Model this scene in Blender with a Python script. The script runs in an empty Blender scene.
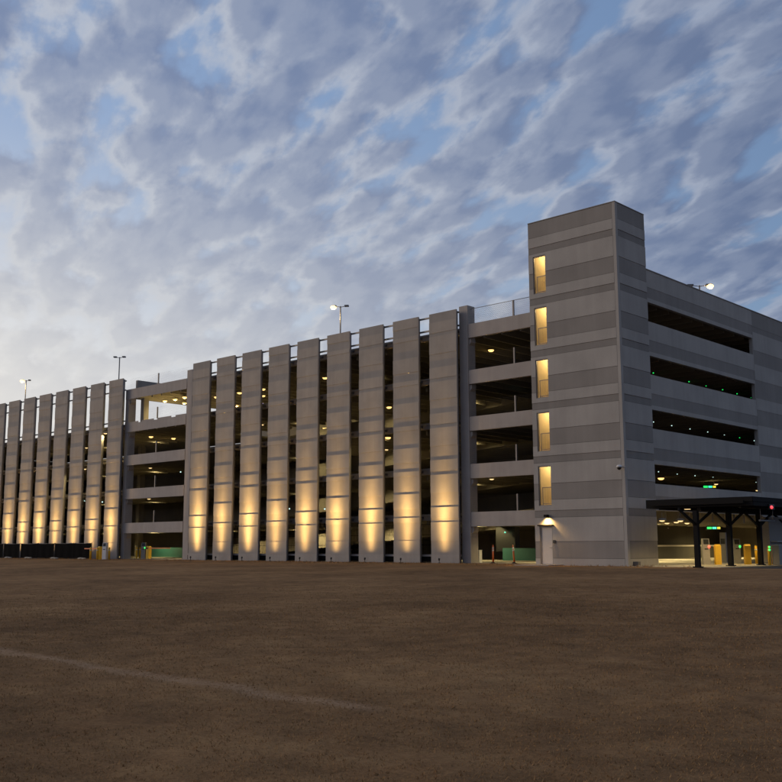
import bpy, math, random
from mathutils import Vector, Matrix
import numpy as np
random.seed(7); rng = np.random.default_rng(7)
R = math.radians
S = bpy.context.scene
COL = S.collection

# ------------------------------------------------------------------ materials
def new_mat(name):
    m = bpy.data.materials.new(name); m.use_nodes = True
    nt = m.node_tree; b = nt.nodes['Principled BSDF']
    return m, nt, b

def concrete(name, col, var=.19, rough=.85, scale=1.0, bump=.25, streak=True):
    m, nt, b = new_mat(name); N = nt.nodes; L = nt.links
    tc = N.new('ShaderNodeTexCoord')
    n1 = N.new('ShaderNodeTexNoise'); n1.inputs['Scale'].default_value = .55*scale; n1.inputs['Detail'].default_value = 6
    n2 = N.new('ShaderNodeTexNoise'); n2.inputs['Scale'].default_value = 18*scale; n2.inputs['Detail'].default_value = 5
    L.new(tc.outputs['Object'], n1.inputs['Vector']); L.new(tc.outputs['Object'], n2.inputs['Vector'])
    add = N.new('ShaderNodeMath'); add.operation = 'MULTIPLY_ADD'; add.inputs[1].default_value = .45
    L.new(n2.outputs['Fac'], add.inputs[0]); L.new(n1.outputs['Fac'], add.inputs[2])
    src = add.outputs[0]
    if streak:                                   # rain streaks running down the face
        mp = N.new('ShaderNodeMapping'); mp.inputs['Scale'].default_value = (2.2, 2.2, .12)
        n3 = N.new('ShaderNodeTexNoise'); n3.inputs['Scale'].default_value = 1.3; n3.inputs['Detail'].default_value = 5
        L.new(tc.outputs['Object'], mp.inputs[0]); L.new(mp.outputs[0], n3.inputs['Vector'])
        a2 = N.new('ShaderNodeMath'); a2.operation = 'MULTIPLY_ADD'; a2.inputs[1].default_value = .6
        L.new(n3.outputs['Fac'], a2.inputs[0]); L.new(src, a2.inputs[2]); src = a2.outputs[0]
    mr = N.new('ShaderNodeMapRange'); mr.inputs[1].default_value = .55; mr.inputs[2].default_value = 1.5
    mr.inputs[3].default_value = 1-var; mr.inputs[4].default_value = 1+var
    L.new(src, mr.inputs[0])
    mx = N.new('ShaderNodeVectorMath'); mx.operation = 'SCALE'; mx.inputs[0].default_value = col
    L.new(mr.outputs[0], mx.inputs['Scale']); L.new(mx.outputs[0], b.inputs['Base Color'])
    b.inputs['Roughness'].default_value = rough
    bp = N.new('ShaderNodeBump'); bp.inputs['Strength'].default_value = bump; bp.inputs['Distance'].default_value = .01
    L.new(n2.outputs['Fac'], bp.inputs['Height']); L.new(bp.outputs[0], b.inputs['Normal'])
    return m

def paint(name, col, rough=.5, metal=0., var=.1, spec=.5):
    m, nt, b = new_mat(name); N = nt.nodes; L = nt.links
    tc = N.new('ShaderNodeTexCoord'); n = N.new('ShaderNodeTexNoise'); n.inputs['Scale'].default_value = 5; n.inputs['Detail'].default_value = 6
    L.new(tc.outputs['Object'], n.inputs['Vector'])
    mr = N.new('ShaderNodeMapRange'); mr.inputs[3].default_value = 1-var; mr.inputs[4].default_value = 1+var
    L.new(n.outputs['Fac'], mr.inputs[0])
    mx = N.new('ShaderNodeVectorMath'); mx.operation = 'SCALE'; mx.inputs[0].default_value = col
    L.new(mr.outputs[0], mx.inputs['Scale']); L.new(mx.outputs[0], b.inputs['Base Color'])
    b.inputs['Roughness'].default_value = rough; b.inputs['Metallic'].default_value = metal; b.inputs['Specular IOR Level'].default_value = spec
    return m

def glow(name, col, strength):
    m, nt, b = new_mat(name)
    b.inputs['Base Color'].default_value = (.6, .6, .6, 1)
    b.inputs['Emission Color'].default_value = (*col, 1); b.inputs['Emission Strength'].default_value = strength
    return m

M = {}
M['light'] = concrete('concrete_light', (.37, .342, .303))
M['dark'] = concrete('concrete_dark', (.255, .232, .204))
M['band'] = concrete('concrete_band', (.235, .214, .188))
M['joint'] = concrete('joint_sealant', (.12, .11, .10))
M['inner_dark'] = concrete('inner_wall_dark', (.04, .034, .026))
M['frame'] = concrete('concrete_frame', (.36, .322, .288), scale=1.4)
M['slab'] = concrete('concrete_slab', (.27, .24, .20), streak=False)
M['soffit'] = concrete('concrete_soffit', (.30, .27, .22), streak=False)
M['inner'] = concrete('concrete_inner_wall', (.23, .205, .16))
M['fin'] = concrete('precast_fin', (.325, .296, .262), var=.2, scale=1.6, bump=.2)
M['fin_shaded'] = concrete('precast_fin_recess_shade', (.305, .276, .242), var=.2, scale=1.6, bump=.2)  # shading of the set-back panels put into a darker copy of fin
M['steel'] = paint('grey_steel', (.16, .15, .145), .45, .4)
M['darksteel'] = paint('dark_bronze_steel', (.009, .0082, .0078), .7, 0, .1, .12)
M['black'] = paint('black_plastic', (.012, .012, .012), .4)
M['screen_cloth'] = paint('black_windscreen', (.008, .0076, .0072), 1., 0, .1, .05)
M['galv'] = paint('galvanised', (.35, .35, .35), .4, .6)
M['cream'] = paint('cream_stair_wall', (.72, .62, .42), .8)
M['yellow'] = paint('yellow_paint', (.80, .47, .03), .5, 0, .15)
M['orange'] = paint('orange_plastic', (.75, .16, .03), .45)
M['white'] = paint('white_paint', (.7, .68, .64), .5)
M['greybox'] = paint('grey_cabinet', (.25, .235, .21), .5)
M['door'] = paint('beige_door', (.38, .35, .31), .5)
M['door_white'] = paint('pale_door', (.55, .50, .44), .5)
M['teal'] = paint('teal_glow_tint', (.018, .10, .09), .6)  # teal glow of the ground bays put into a wall colour
M['sand'] = concrete('sandbag_cloth', (.45, .40, .32), streak=False, scale=4)
M['red_dark'] = paint('red_cap', (.3, .02, .015), .4)
M['pave'] = concrete('pavement', (.30, .27, .235), streak=False, scale=1.3)
M['asphalt'] = concrete('asphalt', (.06, .057, .054), streak=False, scale=3, bump=.6)
M['lamp'] = glow('warm_lamp_glass', (1, .62, .20), 1.9)
M['lamp_dim'] = glow('warm_lamp_glass_dim', (1, .68, .30), 1.35)
M['lamp_fill'] = glow('fill_lamp_glass', (1, .70, .30), .8)  # glass of the added, unseen fill lamps
M['lamp_roof'] = glow('roof_lamp_glass', (1, .64, .22), 3.2)
M['led_white'] = glow('led_white', (.62, .92, .85), 1.6)
M['led_green'] = glow('led_green', (.015, .9, .14), 1.3)
M['led_blue'] = glow('led_blue', (.03, .06, 1), 1.2)
M['led_red'] = glow('led_red', (1, .02, .018), 2.6)
M['led_yellow'] = glow('led_yellow', (.9, .75, .04), 1.2)
M['led_cyan'] = glow('led_cyan', (.06, .85, .62), 1.2)

# ------------------------------------------------------------------ mesh builder
class MB:
    def __init__(s): s.v = []; s.f = []; s.m = []; s.smooth = []
    def add(s, vs, fs, m=0, sm=False):
        o = len(s.v); s.v += [tuple(p) for p in vs]
        for f in fs: s.f.append([i+o for i in f]); s.m.append(m); s.smooth.append(sm)
    def box(s, x0, x1, y0, y1, z0, z1, m=0):
        v = [(x0,y0,z0),(x1,y0,z0),(x1,y1,z0),(x0,y1,z0),(x0,y0,z1),(x1,y0,z1),(x1,y1,z1),(x0,y1,z1)]
        s.add(v, [(0,3,2,1),(4,5,6,7),(0,1,5,4),(1,2,6,5),(2,3,7,6),(3,0,4,7)], m); return s
    def hexa(s, v, m=0):
        s.add(v, [(0,3,2,1),(4,5,6,7),(0,1,5,4),(1,2,6,5),(2,3,7,6),(3,0,4,7)], m); return s
    def bar(s, p, q, w, h=None, m=0):           # rectangular bar from p to q
        p = Vector(p); q = Vector(q); h = h or w; d = (q-p).normalized()
        a = Vector((0,0,1)) if abs(d.z) < .95 else Vector((1,0,0))
        u = d.cross(a).normalized()*w/2; n = u.cross(d).normalized()*h/2
        v = [p-u-n, p+u-n, q+u-n, q-u-n, p-u+n, p+u+n, q+u+n, q-u+n]
        return s.hexa(v, m)
    def tube(s, p, q, r, n=10, m=0, r2=None):
        p = Vector(p); q = Vector(q); d = (q-p).normalized(); r2 = r if r2 is None else r2
        a = Vector((0,0,1)) if abs(d.z) < .95 else Vector((1,0,0))
        u = d.cross(a).normalized(); w = u.cross(d).normalized()
        vs = []
        for (c, rr) in ((p, r), (q, r2)):
            for i in range(n):
                t = 2*math.pi*i/n; vs.append(c+u*math.cos(t)*rr+w*math.sin(t)*rr)
        s.add(vs, [(i, (i+1) % n, n+(i+1) % n, n+i) for i in range(n)], m, True)
        o = len(s.v)-2*n
        s.f.append([o+i for i in range(n)][::-1]); s.m.append(m); s.smooth.append(False)
        s.f.append([o+n+i for i in range(n)]); s.m.append(m); s.smooth.append(False)
        return s
    def lathe(s, c, prof, n=16, m=0):           # prof: list of (radius, z)
        vs = []
        for (r, z) in prof:
            for i in range(n):
                t = 2*math.pi*i/n; vs.append((c[0]+r*math.cos(t), c[1]+r*math.sin(t), c[2]+z))
        fs = [(k*n+i, k*n+(i+1) % n, (k+1)*n+(i+1) % n, (k+1)*n+i) for k in range(len(prof)-1) for i in range(n)]
        s.add(vs, fs, m, True)
        o = len(s.v)-len(vs); s.f.append([o+i for i in range(n)][::-1]); s.m.append(m); s.smooth.append(False)
        e = o+(len(prof)-1)*n; s.f.append([e+i for i in range(n)]); s.m.append(m); s.smooth.append(False)
        return s
    def blob(s, c, r, n=10, k=6, m=0, jit=0.):
        vs = []; fs = []
        for j in range(k+1):
            a = math.pi*j/k
            for i in range(n):
                t = 2*math.pi*i/n; q = 1+random.uniform(-jit, jit)
                vs.append((c[0]+r[0]*q*math.sin(a)*math.cos(t), c[1]+r[1]*q*math.sin(a)*math.sin(t), c[2]+r[2]*math.cos(a)))
        for j in range(k):
            for i in range(n): fs.append((j*n+i, (j+1)*n+i, (j+1)*n+(i+1) % n, j*n+(i+1) % n))
        s.add(vs, fs, m, True); return s
    def build(s, name, mats, parent=None, loc=None):
        """one mesh object; vertices are given in world coordinates unless the parent is a prototype at the origin"""
        if not isinstance(mats, (list, tuple)): mats = [mats]
        o0 = Vector(parent['_w']) if parent is not None else Vector(loc or (0,0,0))
        me = bpy.data.meshes.new(name); me.from_pydata([tuple(Vector(p)-o0) for p in s.v], [], s.f)
        for m in mats: me.materials.append(M[m] if isinstance(m, str) else m)
        me.polygons.foreach_set('material_index', s.m); me.polygons.foreach_set('use_smooth', s.smooth)
        me.update()
        o = bpy.data.objects.new(name, me); COL.objects.link(o)
        if parent is not None: o.parent = parent
        else: o.location = o0
        o['_w'] = tuple(o0); ALL.append(o)
        return o
ALL = []

def thing(name, label, cat, loc=(0,0,0), group=None):
    o = bpy.data.objects.new(name, None); COL.objects.link(o); o.location = loc; o.empty_display_size = .3
    o['label'] = label; o['category'] = cat; o['_w'] = tuple(loc); ALL.append(o)
    if group: o['group'] = group
    return o
def tag(o, label, cat, group=None):
    o['label'] = label; o['category'] = cat
    if group: o['group'] = group
    return o
def struct(o): o['kind'] = 'structure'; return o
def children(o): return [c for c in ALL if c.parent == o]
def clone(o, parent=None):
    c = o.copy(); COL.objects.link(c); c.parent = parent
    kids = children(o); ALL.append(c)
    for k in kids: clone(k, c)
    return c
used_protos = set()
def place(proto, loc, label, rz=0., group=None, cat=None, sc=None):
    """first call moves the prototype itself; later calls copy it with its parts"""
    if proto.name in used_protos: o = clone(proto)
    else: o = proto; used_protos.add(proto.name)
    o.location = loc; o.rotation_euler = (0, 0, rz); o['label'] = label
    if group: o['group'] = group
    if cat: o['category'] = cat
    return o

# ------------------------------------------------------------------ the camera (solved from the photograph's vanishing lines)
F, PITCH, YAW, ROLL = 1005.87, .1528, -.7516, -.0031
CAM = Vector((28.5826, -49.5098, 1.1461))
fw = Vector((math.sin(YAW)*math.cos(PITCH), math.cos(YAW)*math.cos(PITCH), math.sin(PITCH)))
rt = Vector((math.cos(YAW), -math.sin(YAW), 0)); up = rt.cross(fw)
c_, s_ = math.cos(ROLL), math.sin(ROLL)
cr, cu = rt*c_+up*s_, up*c_-rt*s_
cam = bpy.data.objects.new('camera', bpy.data.cameras.new('camera')); COL.objects.link(cam)
cam.matrix_world = Matrix(((cr.x, cu.x, -fw.x, CAM.x), (cr.y, cu.y, -fw.y, CAM.y), (cr.z, cu.z, -fw.z, CAM.z), (0,0,0,1)))
cam.data.sensor_width = 36; cam.data.sensor_fit = 'HORIZONTAL'; cam.data.lens = 36*F/782
cam.data.clip_start = .1; cam.data.clip_end = 6000
S.camera = cam

# ------------------------------------------------------------------ levels
FL = [3.3+3.2*k for k in range(5)]        # floor tops of storeys 2..6 (16.1 = main roof)
XL = -100.                                # left end of the garage, outside the frame
BAYY = 3.44; FINY = 2.84
g = thing('parking_garage', 'long multi storey concrete parking garage with vertical fins and a corner stair tower', 'parking garage', (-45, 3.4, 0))

# stair tower: banded precast walls with five window openings and a door
TW, TD, TH = 6.1, 3.37, 20.75
bands = [(0, .42, 0), (.42, 1.38, 1), (1.38, 2.77, 0)]
for k in range(6):
    z = 2.77+3.2*k
    bands += [(z, z+.4, 2), (z+.4, z+1.03, 0)]
    if k < 5: bands += [(z+1.03, z+1.98, 1), (z+1.98, z+3.2, 0)]
bands[-1] = (bands[-1][0], 19.8, 0); bands.append((19.8, TH, 1))
jb = []
for (z0, z1, m) in bands: jb += [(z0, z1-.018, m), (z1-.018, z1, 3)]
bands = jb
WIN = [(-5.78, -4.88, 3.45+3.2*k, 5.78+3.2*k) for k in range(5)]
DOOR = (-5.78, -4.88, 0.06, 2.24)
OFF = {0: 0., 1: .012, 2: .022, 3: .04}
def banded_x(mb, x0, x1, yf, yb, bands, holes=(), zmin=0):
    for (z0, z1, m) in bands:
        zs = sorted({z0, z1, *[h[i] for h in holes for i in (2, 3) if z0 < h[i] < z1]})
        for a, b in zip(zs, zs[1:]):
            hs = sorted([h for h in holes if h[2] <= a+1e-6 and h[3] >= b-1e-6]); x = x0
            for h in hs:
                mb.box(x, h[0], yf+OFF[m], yb, a, b, m); x = h[1]
            mb.box(x, x1, yf+OFF[m], yb, a, b, m)
def banded_y(mb, y0, y1, xf, xb, bands):
    for (z0, z1, m) in bands: mb.box(xb, xf-OFF[m], y0, y1, z0, z1, m)
mb = MB()
banded_x(mb, -TW, -.205, 0, .25, bands, WIN+[DOOR])
banded_y(mb, .252, TD, 0, -.25, bands)
banded_y(mb, .25, TD, -TW+.25, -TW, [(a, b, m) for a, b, m in bands])
banded_x(mb, -TW+.25, -.25, TD-.25, TD, bands)
tower = mb.build('stair_tower', ['light', 'dark', 'band', 'joint'], g)
mb = MB()
mb.box(-.195, -.004, .006, .25, 0, TH-.01)
mb.build('corner_pilaster', 'light', tower)
mb = MB(); mb.box(-TW-.006, .006, -.006, TD+.006, TH, TH+.05); mb.build('coping', 'band', tower)
mb = MB(); mb.box(-TW+.02, -.02, .02, TD-.02, TH-.3, TH-.1); mb.build('roof', 'slab', tower)
# stairwell rooms behind the windows, one lit landing each
for k in range(5):
    z0, z1 = 3.3+3.2*k, 6.38+3.2*k
    mb = MB(); x0, x1, y0, y1 = -5.84, -.3, .252, 3.1
    mb.box(x0, x1, y1-.03, y1, z0, z1); mb.box(x0, x0+.03, y0, y1-.03, z0, z1); mb.box(x1-.03, x1, y0, y1-.03, z0, z1)
    mb.box(x0, x1, y0, y1, z0-.1, z0); mb.box(x0, x1, y0, y1, z1, z1+.02)
    mb.box(-4.86, x1-.03, y0, y0+.02, z0, z1)
    for i in range(8): mb.box(-4.2+.3*i, -3.9+.3*i, 1.75, 3.06, z0, z0+.18*(i+1))     # stair flight
    mb.build('stair_landing', 'cream', g)
    w = WIN[k]
    mb = MB(); a, b, c, d = w
    mb.box(a, a+.05, .05, .12, c, d); mb.box(b-.05, b, .05, .12, c, d); mb.box(a+.05, b-.05, .05, .12, d-.05, d); mb.box(a+.05, b-.05, .05, .12, c, c+.04)
    wf = mb.build('window', 'steel', g)
    mb = MB()
    zt = c+1.07
    mb.bar((a+.17, .15, zt), (b-.051, .15, zt), .04); mb.bar((a+.17, .15, c+.12), (b-.051, .15, c+.12), .03)
    mb.bar((a+.19, .15, c+.041), (a+.19, .15, zt), .035)
    for i in range(1, 7): mb.bar((a+.19+i*.1, .15, c+.12), (a+.19+i*.1, .15, zt), .010)
    mb.build('guard_rail', 'steel', wf)
# tower door
a, b, c, d = DOOR
mb = MB(); mb.box(a+.061, b-.061, .1, .15, c+.01, d-.061)
door = mb.build('door', 'door_white', g)
mb = MB(); mb.box(a, a+.06, .04, .2, c, d); mb.box(b-.06, b, .04, .2, c, d); mb.box(a+.06, b-.06, .04, .2, d-.06, d); mb.build('door_frame', 'greybox', door)
mb = MB(); mb.tube((b-.16, .03, 1.02), (b-.28, .03, 1.02), .014); mb.tube((b-.16, .1, 1.02), (b-.16, .03, 1.02), .02); mb.build('handle', 'galv', door)
mb = MB(); mb.box(a-.08, b+.1, -.12, -.004, d+.03, d+.10); mb.build('drip_hood', 'darksteel', door)

# right (entrance) facade: long openings between banded spandrels
mb = MB(); XF = -.05; XB = -.3
def right_bands(k):                       # spandrel below opening k (k=0 lowest)
    t = 4.65+3.2*k
    return [(t-2.07, t-1.82, 0), (t-1.82, t-1.12, 1), (t-1.12, t, 0)]
SEG = [(TD+.003, 18.2, True), (18.203, 24.3, False), (24.303, 39., True), (39.003, 44, False)]
for (y0, y1, openb) in SEG:
    if openb:
        for k in range(1, 4): banded_y(mb, y0, y1, XF, XB, right_bands(k))
        banded_y(mb, y0, y1, XF, XB, [(3.12, 3.38, 0), (3.38, 3.95, 1), (3.95, 4.65, 0)])
        banded_y(mb, y0, y1, XF, XB, [(15.43, 15.68, 0), (15.68, 16.35, 1), (16.35, 17.4, 0)])
        for kz in range(4):               # jambs of each opening
            zz = 4.65+3.2*kz
            mb.box(XB, XF-.004, y0, y0+.06, zz, zz+1.15 if kz < 3 else 15.43, 0)
            mb.box(XB, XF-.004, y1-.06, y1, zz, zz+1.15 if kz < 3 else 15.43, 0)
    else:
        banded_y(mb, y0, y1, XF+.01, XB, [(0, .42, 0), (.42, 1.38, 1), (1.38, 3.1, 0)] + [q for q in bands if 3.1 < q[1] < 16.5 and q[0] > 2.9] + [(15.97, 16.37, 2), (16.37, 17.4, 0)] if False else
                 [(0, 1.38, 1), (1.38, 2.9, 0), (2.9, 3.9, 1), (3.9, 4.75, 0), (4.75, 6.1, 1), (6.1, 7.2, 0), (7.2, 8.0, 2), (8.0, 9.3, 0), (9.3, 10.4, 1), (10.4, 11.2, 0), (11.2, 12.5, 1), (12.5, 13.6, 0), (13.6, 14.6, 1), (14.6, 15.9, 0), (15.9, 16.3, 2), (16.3, 17.4, 1)])
side = mb.build('side_wall', ['light', 'dark', 'band'], g)
mb = MB(); mb.box(XB-.02, XF+.03, TD+.05, 44, 17.4, 17.46); mb.build('coping', 'band', side)

# floors: flat aisle along the front, flat strip along the right wall, double-tee stems underneath
def deck(name, boxes, zt, stems):
    mb = MB()
    for (x0, x1, y0, y1) in boxes: mb.box(x0, x1, y0, y1, zt-.16, zt, 0)
    for (x0, x1, y0, y1, ax) in stems:
        n = int(((x1-x0) if ax == 'x' else (y1-y0))/1.55)
        for i in range(n):
            if ax == 'x': c = x0+.8+1.55*i; mb.hexa([(c-.07, y0, zt-.72), (c+.07, y0, zt-.72), (c+.07, y1, zt-.72), (c-.07, y1, zt-.72), (c-.11, y0, zt-.161), (c+.11, y0, zt-.161), (c+.11, y1, zt-.161), (c-.11, y1, zt-.161)], 1)
            else: c = y0+.8+1.55*i; mb.hexa([(x0, c-.07, zt-.72), (x1, c-.07, zt-.72), (x1, c+.07, zt-.72), (x0, c+.07, zt-.72), (x0, c-.11, zt-.161), (x1, c-.11, zt-.161), (x1, c+.11, zt-.161), (x0, c+.11, zt-.161)], 1)
    return mb.build(name, ['slab', 'soffit'], g)
RX = -14.
for k in range(4):
    deck('floor_slab', [(XL, -6.2, 4.3, 14), (-6.2, XB-.01, TD+.02, 14), (RX, XB-.01, 14, 43.7)] + ([(XL, -60 if k < 3 else -55.3, 14.003, 22)]), FL[k],
         [(XL, -9, 4.75, 13.6, 'x'), (-8.6, -.6, 4.75, 43, 'y')])
deck('roof_slab', [(-55.6, -6.2, 4.3, 44), (-6.2, XB-.01, TD+.02, 44)], FL[4], [(-54.4, -9, 4.75, 21.6, 'x'), (-8.6, -.6, 4.75, 43, 'y')])
mb = MB(); mb.box(XL, -.02, 3.5, 44, -.2, .02); mb.build('ground_slab', 'slab', g)
for k in range(4):                         # parking ramps behind the front aisle
    za, zb = (FL[k-1] if k else 0.02), FL[k]
    mb = MB(); xa, xb = -60., RX-.02
    mb.hexa([(xa, 14.02, za-.3), (xb, 14.02, zb-.3), (xb, 21.9, zb-.3), (xa, 21.9, za-.3), (xa, 14.02, za), (xb, 14.02, zb), (xb, 21.9, zb), (xa, 21.9, za)])
    mb.hexa([(xa, 13.9, za-.5), (xb, 13.9, zb-.5), (xb, 14.01, zb-.5), (xa, 14.01, za-.5), (xa, 13.9, za+.75), (xb, 13.9, zb+.75), (xb, 14.01, zb+.75), (xa, 14.01, za+.75)])
    mb.build('ramp', 'slab', g)
mb = MB(); mb.box(XL, RX-.3, 22, 22.3, .02, 12.7); mb.box(-58, RX-.3, 22.01, 22.29, 12.7, 15.3); 
mb.box(RX, XB-.02, 43.72, 44, .02, 15.9); mb.box(XL, RX-.3, 43.7, 44, .02, 13.6); mb.box(XL, XL+.3, 3.6, 43.6, .02, 12.7)
mb.build('inner_wall', 'inner', g)
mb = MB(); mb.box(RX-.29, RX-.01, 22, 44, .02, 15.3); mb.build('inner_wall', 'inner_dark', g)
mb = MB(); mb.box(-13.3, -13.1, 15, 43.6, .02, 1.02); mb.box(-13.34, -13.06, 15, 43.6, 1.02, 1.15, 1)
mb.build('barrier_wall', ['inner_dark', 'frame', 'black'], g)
mb = MB(); mb.box(-65.5, -58.6, 13.2, 13.4, .02, 1.05); mb.build('teal_glow_wall', 'teal', g)  # low walls added to carry the teal glow as surface colour
mb = MB(); mb.box(-18.4, -15.2, 13.2, 13.4, .02, .95); mb.build('teal_glow_wall', 'teal', g)

# front columns, corbels and spandrels of the two open bays
def column(x0, x1, ztop, side_dir):
    mb = MB(); mb.box(x0, x1, BAYY-.04, BAYY+.75, 0, ztop)
    xc = x1 if side_dir > 0 else x0
    for k in range(5):
        zb = FL[k]-.95
        if zb > ztop: continue
        a, b = (xc, xc+.16) if side_dir > 0 else (xc-.16, xc)
        mb.hexa([(a, BAYY+.1, zb-.42) if side_dir < 0 else (a, BAYY+.1, zb-.42), (b, BAYY+.1, zb-(.42 if side_dir < 0 else .25)), (b, BAYY+.6, zb-(.42 if side_dir < 0 else .25)), (a, BAYY+.6, zb-(.42 if side_dir > 0 else .25)),
                 (a, BAYY+.1, zb-.003), (b, BAYY+.1, zb-.003), (b, BAYY+.6, zb-.003), (a, BAYY+.6, zb-.003)])
    return mb.build('column', 'frame', g)
column(-14.4, -13.66, 17.5, 1)
column(-46.05, -45.25, 16.9, -1); column(-56.0, -55.46, 16.15, 1)
def spandrel(x0, x1, k, notch=False, fr=0.):
    z1 = FL[k]+.06; z0 = z1-.96; Y0 = BAYY-fr
    mb = MB()
    if not notch: mb.box(x0, x1, Y0, Y0+.28 if fr == 0 else BAYY-.042, z0, z1)
    else:
        mb.box(x0, x1, Y0, Y0+.28 if fr == 0 else BAYY-.042, z0, z1-.14); w = (x1-x0)
        cuts = [.23, .29, .49, .55, .77, .84]; xs = [0]+cuts+[1]
        for i in range(0, len(xs), 2): mb.box(x0+w*xs[i], x0+w*xs[i+1], Y0, BAYY-.042, z1-.14, z1)
    return mb.build('spandrel', 'frame', g)
for k in range(5):
    spandrel(-13.655, -6.11, k); spandrel(-55.98, -46.055, k, k == 3, .08)
# cable barriers with a centre post in every storey of the open bays
for (x0, x1) in ((-13.6, -6.2), (-55.6, -46.1)):
    for k in range(5):
        z = FL[k]+.062; xm = (x0+x1)/2
        mb = MB(); mb.box(xm-.05, xm+.05, BAYY+.08, BAYY+.18, z, z+1.08); p = mb.build('barrier_post', 'steel', g)
        mb = MB()
        for i in range(8): mb.tube((x0, BAYY+.13, z+.12+i*.13), (x1, BAYY+.13, z+.12+i*.13), .003, 5)
        mb.build('barrier_cable', 'steel', p)
# roof-edge screen of wire mesh over the bay beside the tower
mb = MB()
for i in range(46):
    x = -13.6+i*.16; h = 1.05
    if x+h < -6.2: mb.bar((x, BAYY+.22, 16.2), (x+h, BAYY+.22, 16.2+h), .008); mb.bar((x+h, BAYY+.225, 16.2), (x, BAYY+.225, 16.2+h), .008)
mb.tube((-13.6, BAYY+.22, 17.26), (-6.2, BAYY+.22, 17.26), .02)
mb.build('chain_link_screen', 'galv', g)
# parapet where the main roof ends above the lower open deck on the left
mb = MB(); mb.box(-55.62, -55.3, BAYY+.76, 43.9, 15.3, 17.15); mb.build('parapet', 'dark', g)
mb = MB(); mb.box(-54.95, -54.4, 4.4, 4.95, FL[3], 15.35); mb.build('column', 'slab', g)
for x in (-68.5, -78, -90, -36, -25): 
    mb = MB(); mb.box(x-.3, x+.3, 13.2, 13.8, .03, (12.2 if x < -56 else 15.4)); mb.build('column', 'slab', g)
# slab edge beams visible in the gaps between fins, and the deck edge on the left
for k in range(5):
    for (x0, x1) in ((-45.2, -14.45), (XL, -56.45)):
        if k == 4 and x0 == XL: continue
        mb = MB(); mb.box(x0, x1, 3.95, 4.29, FL[k]-.42, FL[k]+.02); mb.box(x0, x1, 3.9, 3.949, FL[k]-.12, FL[k]-.02); mb.build('edge_beam', 'frame', g)
# tower-side infill behind fins at ground level
for (x0, x1) in ((-45.2, -14.45), (XL, -56.45)):
    mb = MB(); mb.box(x0, x1, 3.3, 3.42, .42, .56); mb.box(x0, x1, 3.34, 3.38, .05, .42, 1); mb.build('base_rail', ['frame', 'darksteel'], g)
    mb = MB()
    for i in range(int((x1-x0)/.16)): mb.bar((x0+i*.16, 3.40, .57), (x0+i*.16, 3.40, 2.6), .012)
    for z in (1.2, 1.9, 2.6): mb.bar((x0, 3.42, z), (x1, 3.42, z), .03)
    mb.build('ground_grille', 'darksteel', g)

# ------------------------------------------------------------------ the fins
FW, PITCHX, ST = 2.45, 3.47, .022
def prof(kind):
    z = []
    if kind == 0: per = [(1.48, 1), (2.73, 0), (2.97, 1), (3.73, 0)]
    else: per = [(1.50, 0), (2.75, 1), (3.07, 0), (3.68, 1)]
    out = [(0., .55, 2), (.55, 1.48 if kind == 0 else 1.5, 0 if kind == 0 else 1)]
    flat = [(zz+3.21*n, o) for n in range(5) for zz, o in per]
    for (a, o), (b, _) in zip(flat, flat[1:]+[(17.22, 0)]):
        if a < 17.1: out.append((a, min(b, 17.22), o))
    return out
fins = []
def fin(xr, kind):
    mb = MB(); x0, x1 = xr-FW, xr
    for (z0, z1, o) in prof(kind):
        yf = FINY-(ST if o == 1 else 0 if o == 0 else .01)
        mb.box(x0, x1, yf, FINY+.1, z0, z1, 1 if o == 0 else 0)
    f = mb.build('facade_fin', ['fin', 'fin_shaded'], g)
    mb = MB()
    for x in (x0+.12, x1-.2): mb.box(x, x+.1, FINY+.101, FINY+.3, .02, 17.15)
    for z in [.6]+[q-.3 for q in FL if q < 16.2]: mb.box(x0+.22, x1-.2, FINY+.12, FINY+.22, z-.06, z+.06)
    for z in FL[:-1]+([FL[4]] if xr > -50 else []): mb.box(x0+.6, x0+.75, FINY+.301, 3.94, z-.3, z-.15); mb.box(x1-.75, x1-.6, FINY+.301, 3.94, z-.3, z-.15)
    mb.build('support_frame', 'steel', f)
    fins.append((xr-FW/2, kind)); return f
for k in range(9): fin(-14.2-PITCHX*k, k % 2)
for k in range(11): fin(-55.72-3.46*k, (k+1) % 2)
for (x0, x1, zs) in ((-44.4, -14.25, (17.08, 16.14)), (XL+4, -55.75, (17.02, 16.12, 13.1))):
    for z in zs:
        mb = MB(); mb.box(x0, x1, 3.15, 3.25, z-.06, z+.05); mb.build('tie_rail', 'steel', g)

# ------------------------------------------------------------------ lamps
def spot(parent, loc, tgt, power, size, blend, col, radius=.05):
    l = bpy.data.lights.new('lamp_light', 'SPOT'); l.energy = power; l.spot_size = R(size); l.spot_blend = blend; l.color = col; l.shadow_soft_size = radius
    o = bpy.data.objects.new('lamp_light', l); COL.objects.link(o); o.parent = parent
    o.location = Vector(loc)-Vector(parent.get('_w', (0,0,0))); d = Vector(tgt)-Vector(loc)
    o.rotation_euler = d.to_track_quat('-Z', 'Y').to_euler(); return o
def point(parent, loc, power, col, radius=.12):
    l = bpy.data.lights.new('lamp_light', 'POINT'); l.energy = power; l.color = col; l.shadow_soft_size = radius
    o = bpy.data.objects.new('lamp_light', l); COL.objects.link(o); o.parent = parent
    o.location = Vector(loc)-Vector(parent.get('_w', (0,0,0))); return o
ORD = ['first', 'second', 'third', 'fourth', 'fifth', 'sixth', 'seventh', 'eighth', 'ninth', 'tenth', 'eleventh']
UP_D = .62; WASH = 74; UPCOL = (1, .60, .19)
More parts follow.
